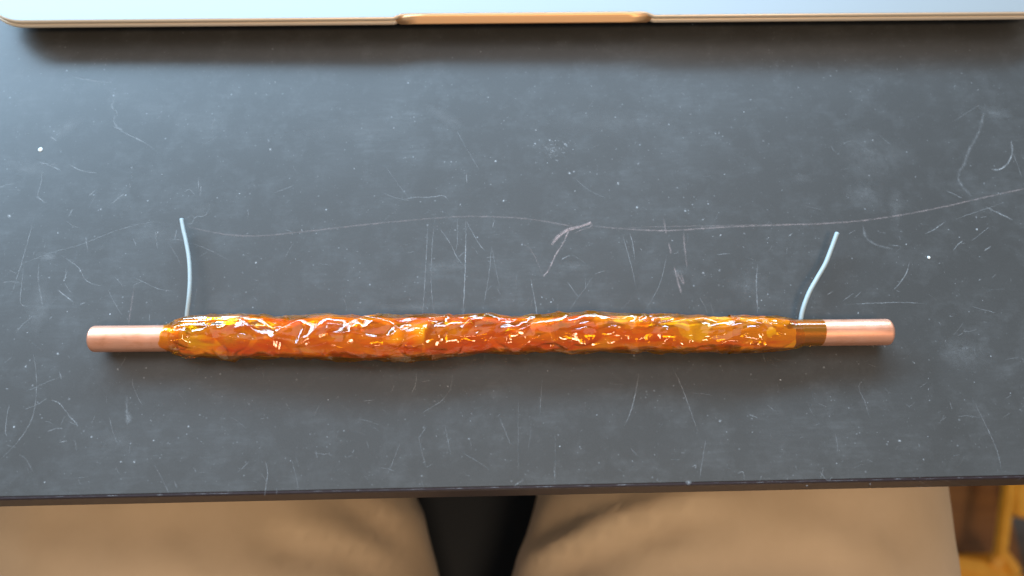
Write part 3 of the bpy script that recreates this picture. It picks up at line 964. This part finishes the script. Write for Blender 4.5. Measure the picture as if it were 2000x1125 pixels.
w1 = [(366, 650, 3.4), (365, 618, 4.6), (369, 580, 5.4), (371, 545, 5.2), (369, 505, 4.6), (363, 470, 4.2), (358, 448, 4.0), (354.5, 428, 3.8)]
w2 = [(1564, 650, 3.2), (1564.5, 622, 4.0), (1570, 598, 4.6), (1581, 570, 4.8), (1596, 543, 4.4), (1612, 515, 4.0), (1622, 490, 4.0), (1635, 455, 4.2)]
for w, rr in ((w1, .00059), (w2, .00064)):
    o, path = tube("wire", [rl(x, y, z * MM) for x, y, z in w], rr, M_wire, rod)
    e = path[-1]
    d = (path[-1] - path[-2]).normalized()
    tube("wire_core", [e - d * .0006, e - d * .0002, e + d * .00012], rr * .55, M_wire_end, o, 12, 2)

# ------------------------------------------------------------------ person (lap)
ZT = -0.12


def loft(bm, stations, n=32):
    """stations: (centre, axis u, axis v) ellipses joined into a closed tube"""
    rings = []
    for c, u, v in stations:
        rings.append([bm.verts.new(Vector(c) + Vector(u) * math.cos(2 * math.pi * k / n) + Vector(v) * math.sin(2 * math.pi * k / n)) for k in range(n)])
    for A, B in zip(rings[:-1], rings[1:]):
        for k in range(n):
            bm.faces.new((A[k], A[(k + 1) % n], B[(k + 1) % n], B[k]))
    bm.faces.new(rings[0])
    bm.faces.new(list(reversed(rings[-1])))


bm = bmesh.new()
CX = -0.015
for s in (-1, 1):
    st_ = []
    # y, inner gap half, half width, half height, centre z
    for y, gap, hw, hh, z in [(-.30, -.03, .100, .085, -.135), (-.22, -.022, .100, .085, -.130), (-.15, -.008, .096, .080, -.125), (-.10, .008, .092, .076, -.122),
                              (-.05, .026, .089, .072, -.121), (0.0, .044, .085, .070, -.122), (.08, .066, .078, .066, -.124), (.16, .085, .070, .062, -.126), (.21, .095, .064, .058, -.130)]:
        hw -= max(0, min(.006, (y + .13) * .1)) if s > 0 else 0
        st_.append(((CX + s * (gap + hw), y, z), (hw, 0, 0), (0, 0, hh)))
    kx = CX + s * (.095 + .064)
    for a, rad in ((25, .062), (55, .062), (85, .060)):
        c, sn = math.cos(R(a)), math.sin(R(a))
        st_.append(((kx, .21 + .055 * sn, -.185 + .055 * c), (rad, 0, 0), (0, rad * sn, rad * c)))
    for z, rad in ((-.26, .058), (-.38, .056), (-.52, .050), (-.66, .052), (-.735, .055)):
        st_.append(((kx, .262 + (z + .26) * .05, z), (rad, 0, 0), (0, rad, 0)))
    loft(bm, st_)
st_ = []
for z, hw, hd, y in ((-.20, .15, .10, -.31), (-.16, .175, .13, -.32), (-.08, .18, .13, -.33), (.0, .165, .115, -.345), (.06, .155, .105, -.35)):
    st_.append(((CX, y, z), (hw, 0, 0), (0, hd, 0)))
loft(bm, st_)
person = bm_obj("person", bm, M_cloth, None, True)
rm = person.modifiers.new("union", 'REMESH')
rm.mode, rm.voxel_size = 'VOXEL', .0045
rm.use_smooth_shade = True
sm = person.modifiers.new("soften", 'SMOOTH')
sm.factor, sm.iterations = .5, 8
dg = bpy.context.evaluated_depsgraph_get()
me2 = bpy.data.meshes.new_from_object(person.evaluated_get(dg))
person.modifiers.clear()
person.data = me2
co = np.zeros(len(me2.vertices) * 3)
me2.vertices.foreach_get("co", co)
co = co.reshape(-1, 3)
nr = np.zeros(len(me2.vertices) * 3)
me2.vertices.foreach_get("normal", nr)
nr = nr.reshape(-1, 3)
d = .0020 * perlin(co[:, 0] / .05, co[:, 1] / .035, co[:, 2] / .06) + .0010 * ridge(co[:, 0] / .03 + co[:, 1] / .06, co[:, 1] / .035, co[:, 2] / .05, 2)


def fold(pts, width, height, z=-.055):
    """raised (or sunk) crease along a bent line on the lap, fading out at both ends"""
    P2 = [np.array(pix(*p, z)[:2]) for p in chaikin(pts)]
    seg = [np.linalg.norm(b - a) for a, b in zip(P2[:-1], P2[1:])]
    tot, run = sum(seg), 0.0
    best, pos = np.full(len(co), 9.0), np.zeros(len(co))
    for a, b, l in zip(P2[:-1], P2[1:], seg):
        ab = b - a
        rel = co[:, :2] - a
        t = np.clip(rel @ ab / max(ab @ ab, 1e-12), 0, 1)
        dist = np.linalg.norm(rel - t[:, None] * ab, axis=1)
        m_ = dist < best
        best[m_] = dist[m_]
        pos[m_] = (run + t[m_] * l) / tot
        run += l
    fade = np.clip(np.minimum(pos, 1 - pos) * 4 + .1, 0, 1) * np.clip(nr[:, 2] * 2.0 - .3, 0, 1)
    return height * np.exp(-(best / width) ** 2) * fade


d += fold([(985, 1140), (1090, 1075), (1190, 1030), (1300, 988), (1440, 945)], .0042, 0.00589)
d -= fold([(1050, 1145), (1150, 1085), (1250, 1040), (1380, 1000)], .0060, 0.00341)
d -= fold([(1030, 1075), (1100, 1030), (1180, 985)], .0070, .0012)
d += fold([(1040, 1050), (1065, 1000), (1090, 950)], .0035, 0.00279)
d -= fold([(1150, 1140), (1400, 1118), (1760, 1122)], .0080, 0.00434)
d -= fold([(1480, 985), (1650, 1000), (1800, 1060)], .0080, 0.00248)
d -= fold([(1330, 1030), (1480, 1060), (1640, 1078)], .0080, 0.00248)
d -= fold([(620, 960), (740, 1035), (850, 1130)], .0060, .0024)
d += fold([(680, 950), (780, 1030), (866, 1120)], .0035, 0.00279)
d -= fold([(480, 1040), (640, 1075), (800, 1140)], .0070, 0.00341)
d += fold([(520, 1010), (660, 1050), (780, 1110)], .0050, 0.00248)
d -= fold([(60, 1010), (250, 1040), (430, 1030)], .0080, 0.00186)
co = co + nr * d[:, None]
me2.vertices.foreach_set("co", co.reshape(-1))
me2.update()
me2.polygons.foreach_set("use_smooth", [True] * len(me2.polygons))
tag(person, "person in tan trousers seated at the desk, both thighs showing below its front edge", "person")

# ------------------------------------------------------------------ office chair seat under the lap
chair = empty("office_chair", (CX, -.13, -.74))
tag(chair, "black office chair seat seen in the gap between the tan trouser legs", "chair")
bm = bmesh.new()
vv = box(bm, -.24, .24, -.24, .20, .50, .57)
bmesh.ops.bevel(bm, geom=bm.edges[:], offset=.03, segments=5, affect='EDGES')
bm_obj("seat_cushion", bm, M_seat, chair, True)
bm = bmesh.new()
bmesh.ops.create_cone(bm, cap_ends=True, segments=24, radius1=.028, radius2=.025, depth=.44)
o = bm_obj("gas_post", bm, M_seat, chair)
o.location = (0, -.02, .28)
for k in range(5):
    bm = bmesh.new()
    box(bm, .0, .29, -.02, .02, .05, .08)
    o = bm_obj("base_leg", bm, M_seat, chair)
    o.location = (0, -.02, 0)
    o.rotation_euler = (0, 0, 2 * math.pi * k / 5 + .3)

# ------------------------------------------------------------------ amber wooden rack on the floor at the right
RZ = -.45
rack = empty("wooden_rack", (pix(1940, 1040, RZ).x, pix(1940, 1040, RZ).y, -.74))
tag(rack, "amber varnished wooden rack on the floor beside the right trouser leg", "rack")
ro = rack.location


def bar(name, p, q, w, h, mat):
    a, b = Vector(p), Vector(q)
    d_ = b - a
    bm = bmesh.new()
    box(bm, -d_.length / 2, d_.length / 2, -w / 2, w / 2, -h / 2, h / 2)
    bmesh.ops.bevel(bm, geom=bm.edges[:], offset=min(w, h) * .18, segments=2, affect='EDGES')
    o = bm_obj(name, bm, mat, rack)
    o.rotation_euler = d_.to_track_quat('X', 'Z').to_euler()
    o.location = (a + b) / 2 - ro
    return o


pa, pb = pix(1976, 900, RZ), pix(1952, 1090, RZ)
bar("side_rail", pa, pb, .0072, .010, M_amber_wood)
bar("cross_rail", pix(1800, 1092, RZ - .012), pix(1965, 1118, RZ - .012), .013, .012, M_amber_wood)
bar("cross_rail", pix(1800, 1124, RZ - .03), pix(2010, 1142, RZ - .03), .014, .012, M_amber_wood)
bar("corner_brace", pix(1956, 1080, RZ - .003), pix(1938, 1106, RZ - .006), .009, .010, M_amber_wood)
bar("corner_brace", pix(1956, 1080, RZ - .003), pix(1984, 1120, RZ - .006), .009, .010, M_amber_wood)
p1, p2 = pix(1800, 1000, RZ - .06), pix(1968, 1000, RZ - .06)
bar("shelf_board", (p1 + p2) / 2 + Vector((0, .10, 0)), (p1 + p2) / 2 + Vector((0, -.05, 0)), (p2 - p1).length, .012, M_brown_wood)
bar("end_board", pix(1996, 880, RZ - .03), pix(1996, 1010, RZ - .03), .018, .012, M_amber_wood)
for px_, py_ in ((1974, 915), (1952, 1092)):
    p = pix(px_, py_, RZ)
    bar("leg", (p.x, p.y, RZ - .008), (p.x, p.y, -.738), .009, .009, M_amber_wood)

# dark canvas bag lying beside the rack
bm = bmesh.new()
bmesh.ops.create_icosphere(bm, subdivisions=4, radius=1)
pc = pix(2035, 1075, -.62)
for v in bm.verts:
    c = np.array(v.co)
    k = 1 + .18 * float(perlin(c[0] * 1.6, c[1] * 1.6, c[2] * 1.6)) + .07 * float(perlin(c[0] * 5, c[1] * 5, c[2] * 5))
    v.co = Vector((c[0] * .085 * k, c[1] * .065 * k, max(c[2], -.8) * .075 * k))
bag = bm_obj("canvas_bag", bm, M_bag, None, True)
bag.location = (pc.x, pc.y, -.677)
tag(bag, "dark grey canvas bag slumped on the floor at the far right, beyond the amber rack", "bag")
